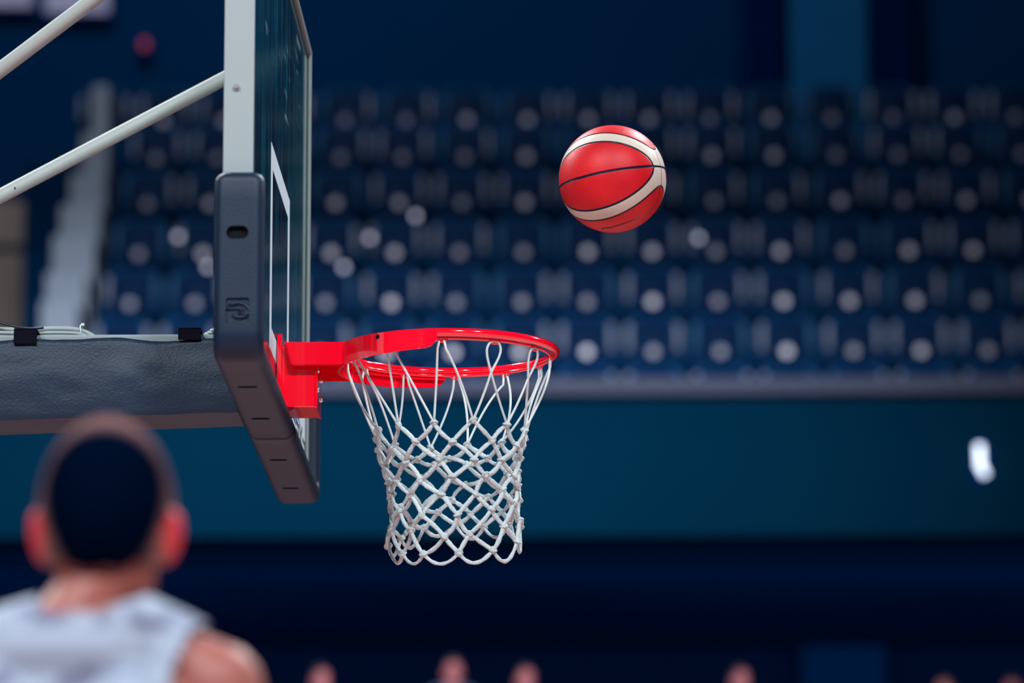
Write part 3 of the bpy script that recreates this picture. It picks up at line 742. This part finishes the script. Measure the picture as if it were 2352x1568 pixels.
def side_strip():
    n = 60; ri, ro = 0.2405, 0.2450; bm = bmesh.new(); g = []
    for i in range(n+1):
        a = -4-(352-180)*i/n if False else -4-172*i/n   # degrees, from the near tip round the board side to the far tip
        d = hdeg(a); u = abs(i/n*2-1)
        h = 0.052-0.012*u**2
        zt = 3.0475; tip = min(i, n-i)
        zb = zt-h+(0.016*(1-min(1, tip/2.0))**2)
        g.append([bm.verts.new((CX+d.x*r, d.y*r, z)) for r, z in ((ri, zt), (ro, zt), (ro, zb), (ri, zb))])
    for A, B in zip(g[:-1], g[1:]):
        for k in range(4): bm.faces.new((A[k], A[(k+1) % 4], B[(k+1) % 4], B[k]))
    bm.faces.new(g[0]); bm.faces.new(g[-1][::-1]); bmesh.ops.recalc_face_normals(bm, faces=bm.faces[:]); return bm
o = ring_obj('side_plate', side_strip()); autosmooth(o, 40)
for s in (-1, 1):
    y0, y1 = sorted((s*0.0935, s*0.0985))
    o = ring_obj('bracket_arm', prism(bmesh.new(), [(0.0195, 3.0455), (0.160, 3.0475), (0.158, 2.9950), (0.0365, 2.9945), (0.0325, 2.998)], 'y', y0, y1, bev=0.0022), smooth=False)
ring_obj('top_plate', nbox(0.0185, 0.165, -0.096, 0.096, 3.0425, 3.0475, bev=0.001), smooth=False)
bm = nbox(0.011, 0.0850, -0.072, 0.072, 2.9075, 3.043, bev=0.002)
ring_obj('housing', bm, smooth=False)
ring_obj('housing_lip', nbox(0.0845, 0.0895, -0.074, 0.074, 2.9055, 3.030, bev=0.002), smooth=False)
for y in (-0.062, 0.062):
    for z in (2.947, 2.990):
        bm = bmesh.new(); bmesh.ops.create_cone(bm, cap_ends=True, segments=12, radius1=0.007, radius2=0.004, depth=0.005, matrix=Matrix.Translation((0.0915, y, z)) @ Matrix.Rotation(radians(90), 4, 'Y'))
        ring_obj('bolt', bm, M['chrome'], label='zinc dome bolt')
pp = [(-0.09, 2.895), (0.09, 2.895), (0.09, 3.052), (0.082, 3.066), (0.068, 3.072), (-0.068, 3.072), (-0.082, 3.066), (-0.09, 3.052)]
ring_obj('back_plate', prism(bmesh.new(), pp, 'x', 0.0015, 0.0115, bev=0.0015), smooth=False)
for px, py, a in ((893, 778, -37), (806, 803, -78)):
    q = at(px, py, -0.2); d = hdeg(a); r = 0.2452
    bm = bmesh.new(); bmesh.ops.create_cone(bm, cap_ends=True, segments=14, radius1=0.005, radius2=0.005, depth=0.0015, matrix=Matrix.Translation((CX+d.x*r, d.y*r, 3.039)) @ d.to_track_quat('Z', 'Y').to_matrix().to_4x4())
    ring_obj('weep_hole', bm, M['hole'], smooth=False)

# ------------------------------------------------------------------ net
nt_ = empty('basketball_net', (CX, 0, 3.03), label='white knotted cord net hanging from the red ring', cat='net')
def net_obj(name, me, m): o = obj(name, me, m, smooth=True); return addto(nt_, o)
RR = [0, .167, .157, .150, .145, .141, .139, .139, .141]
ZZ = [0, 2.858, 2.816, 2.780, 2.741, 2.702, 2.662, 2.620, 2.577]
rn = random.Random(11)
def npos(k, i):
    a = 18.5+30*i+15*(k-1); d = hdeg(a)
    return Vector((CX+0.004+0.0015*k, 0, 0))+d*RR[k]+Vector((0, 0, ZZ[k]+d.x*RR[k]*0.0135*k+(d.y*RR[k]+0.139)*0.36*(k-1)/7))
NODE = {(k, i): npos(k, i)+Vector((rn.uniform(-1, 1), rn.uniform(-1, 1), rn.uniform(-1, 1)))*(0.003+0.0009*k) for k in range(1, 9) for i in range(12)}
def bez(a, b, c, n): return [a*(1-t)**2+b*(2*t*(1-t))+c*t*t for t in [i/n for i in range(n+1)]]
def cord(a, b, bow, n=8, r=0.0056):
    m = (a+b)/2+bow*2; P = bez(a, m, b, n); ph = rn.uniform(0, 6)
    R = [r*(0.80+0.26*sin(pi*i/n)+0.08*sin(i*2.1+ph)) for i in range(n+1)]
    return ntube(P, R, n=8, flat=0.68)
rv = lambda s: Vector((rn.uniform(-s, s), rn.uniform(-s, s), rn.uniform(-s, s)))
TW = {1: 1, 2: 1}
for i in range(12):
    h = hdeg(HOOK[i]); t = Vector((-h.y, h.x, 0)); H = Vector((CX, 0, 3.0255))+h*0.2245
    for side, tgt in ((-1, NODE[(1, (i-1) % 12)]), (1, NODE[(1, i)])):
        if i in TW:
            s = -side
            P = [H+t*(0.001*side)+Vector((0, 0, 0.002)), H+t*(s*0.010)+Vector((0, 0, -0.001)), H+t*(s*0.0165)+Vector((0, 0, -0.015))-h*0.003, H+t*(s*0.013)+Vector((0, 0, -0.034))-h*0.008,
                 H+t*(s*0.001)+Vector((0, 0, -0.062))-h*0.016]
            E_ = P[-1]; P += [E_.lerp(tgt, k/6)+Vector((0, 0, -0.004*sin(pi*k/6))) for k in range(1, 7)]
            Q = []
            for j in range(len(P)-1):
                p0, p1, p2, p3 = P[max(0, j-1)], P[j], P[j+1], P[min(len(P)-1, j+2)]
                for k in range(4):
                    u = k/4; Q.append(0.5*((2*p1)+(p2-p0)*u+(2*p0-5*p1+4*p2-p3)*u*u+(3*p1-p0-3*p2+p3)*u**3))
            P = Q+[P[-1]]
        else:
            slack = 0.014 if 60 < (HOOK[i] % 360) < 300 else 0.004
            A = H+t*(0.004*side)+Vector((0, 0, 0.004))
            B = H+t*(0.009*side)+Vector((0, 0, -0.02))+rv(slack*0.3)
            D = B.lerp(tgt, 0.45)+rv(slack)+t*(side*slack*0.4)
            P = [A]+bez(B, D*2-(B+tgt)/2, tgt, 12)
        net_obj('strand', ntube(P, 0.0027, n=7), M['strand'])
for k in range(1, 8):
    for i in range(12):
        b = NODE[(k+1, i)]
        for a in (NODE[(k, i)], NODE[(k, (i+1) % 12)]):
            net_obj('cord', cord(a, b, rv(0.0055)+Vector((0, 0, -0.0022))), M['cord'])
for i in range(12):
    a, b = NODE[(8, i)], NODE[(8, (i+1) % 12)]
    m = (a+b)/2+Vector((0, 0, -0.058+rn.uniform(-0.012, 0.012)))+rv(0.009)
    P = bez(a, m, b, 14); ph = rn.uniform(0, 6)
    net_obj('bottom_loop', ntube(P, [0.0046*(1+0.12*sin(j*1.7+ph)) for j in range(15)], n=8, flat=0.7), M['cord'])
KM = []
for v in range(4):
    bm = ico(bmesh.new(), (0, 0, 0), (0.0078, 0.0072, 0.0088), 2)
    for x in bm.verts: x.co *= 1+0.22*noise.noise(x.co*260+Vector((v*9, 0, 0)))
    tube(bm, [(0.0072*cos(radians(a)), 0.0070*sin(radians(a)), 0.003*sin(radians(a)+v)) for a in range(0, 360, 30)], 0.0030, n=6, closed=True)
    me = bpy.data.meshes.new('knot'); bm.to_mesh(me); bm.free(); me.polygons.foreach_set('use_smooth', [True]*len(me.polygons)); me.materials.append(M['cord']); KM.append(me)
for (k, i), p in NODE.items():
    o = bpy.data.objects.new('knot', KM[rn.randrange(4)]); COL.objects.link(o); o.parent = nt_; o.location = p-Vector(nt_.location)
    o.rotation_euler = (rn.uniform(-.5, .5), rn.uniform(-.5, .5), rn.uniform(0, 6))

# ------------------------------------------------------------------ ball
def V(r, u, t): return RT*r+UP*u-FW*t
Ex = V(-0.44, 0.04, 0.897).normalized()
D1 = V(0.75, 0.21, 0.627); Lx = (D1-Ex*D1.dot(Ex)).normalized(); Sx = Ex.cross(Lx)
bl = empty('basketball', (0.7366, 0.2035, 3.4766), label='red and cream panelled basketball in mid-air right of the ring', cat='ball')
bl.rotation_euler = Matrix((Ex, Lx, Sx)).transposed().to_euler()
def ball_panels(n=110):
    def q(l, s, a, c): return sqrt((l/a)**2+(s/c)**2)
    vid = {}; regs = {}
    def depth(e, l, s):
        d = 9.0
        for a, c in ((0.966, 0.62), (1.041, 0.80)):
            Q = max(1e-3, q(l, s, a, c)); g2 = (l*l/a**4+s*s/c**4)/Q**2-Q*Q
            d = min(d, abs(Q-1)/sqrt(max(0.02, g2)))
        return min(d, abs(s), abs(e)+0.010)
    def pt(f, i, j):
        u, v = math.tan((i/n*2-1)*pi/4), math.tan((j/n*2-1)*pi/4)
        c = {0: (1, u, v), 1: (-1, -u, v), 2: (-u, 1, v), 3: (u, -1, v), 4: (-v, u, 1), 5: (v, u, -1)}[f]
        L = sqrt(c[0]**2+c[1]**2+c[2]**2); return (c[0]/L, c[1]/L, c[2]/L)
    for f in range(6):
        G = [[pt(f, i, j) for j in range(n+1)] for i in range(n+1)]
        D = [[BR-0.0016*max(0, 1-depth(*G[i][j])/0.022)**1.5 for j in range(n+1)] for i in range(n+1)]
        for i in range(n):
            for j in range(n):
                ks = ((i, j), (i+1, j), (i+1, j+1), (i, j+1))
                c = [sum(G[a][b][k] for a, b in ks)/4 for k in range(3)]
                zone = 'r' if q(c[1], c[2], 0.966, 0.62) < 1 else ('c' if q(c[1], c[2], 1.041, 0.80) < 1 else 'o')
                key = (zone, c[0] > 0, c[2] > 0) if zone != 'c' else (zone, c[0] > 0, c[2] > 0)
                R = regs.setdefault(key, ({}, [], []))
                face = []
                for a, b in ks:
                    p = G[a][b]; k3 = (round(p[0], 5), round(p[1], 5), round(p[2], 5))
                    if k3 not in R[0]:
                        R[0][k3] = len(R[1]); R[1].append((p[0]*D[a][b], p[1]*D[a][b], p[2]*D[a][b]))
                    face.append(R[0][k3])
                R[2].append(face)
    for key, (d, vs, fs) in regs.items():
        me = bpy.data.meshes.new('panel'); me.from_pydata(vs, [], fs); me.update()
        nm = 'cream_panel' if key[0] == 'c' else 'red_panel'
        o = obj(nm, me, M['ball'], bl, smooth=True, label='cream leather panel' if nm[0] == 'c' else 'red leather panel')
ball_panels()
def onball(cpx, r=1.0008):              # view-plane offsets (units of the radius) on the visible half, in ball axes
    out = []
    for x, y in cpx:
        w_ = RT*x+UP*y-FW*sqrt(max(0.0, 1-x*x-y*y)); out.append(Vector((w_.dot(Ex), w_.dot(Lx), w_.dot(Sx)))*BR*r)
    return out
def ballstroke(name, pts, r, m):
    P = []
    for a, b in zip(pts[:-1], pts[1:]):
        for k in range(6): P.append((a[0]+(b[0]-a[0])*k/6, a[1]+(b[1]-a[1])*k/6))
    return obj(name, ntube(onball([((x-1407)/123.5, (411-y)/123.5) for x, y in P+[pts[-1]]], 1.0), r, n=6, flat=1), m, bl)
M['grey_print'] = mat('faded_grey_print', (0.36, 0.33, 0.36), 0.5)
M['brown_print'] = mat('dark_maroon_print', (0.10, 0.012, 0.03), 0.5)
ballstroke('letter_t', [(1507.5, 399.5), (1516, 398.5)], 0.0007, M['grey_print'])
ballstroke('letter_t', [(1511.8, 399), (1511.2, 417)], 0.0007, M['grey_print'])
ballstroke('letter_u', [(1497, 355), (1500.5, 365), (1505.5, 372), (1509, 370), (1506, 357)], 0.0007, M['grey_print'])
bar_pts = [(1382, 526), (1405, 523), (1435, 514), (1465, 502)]
ballstroke('printed_bar', bar_pts, 0.0018, M['brown_print'])
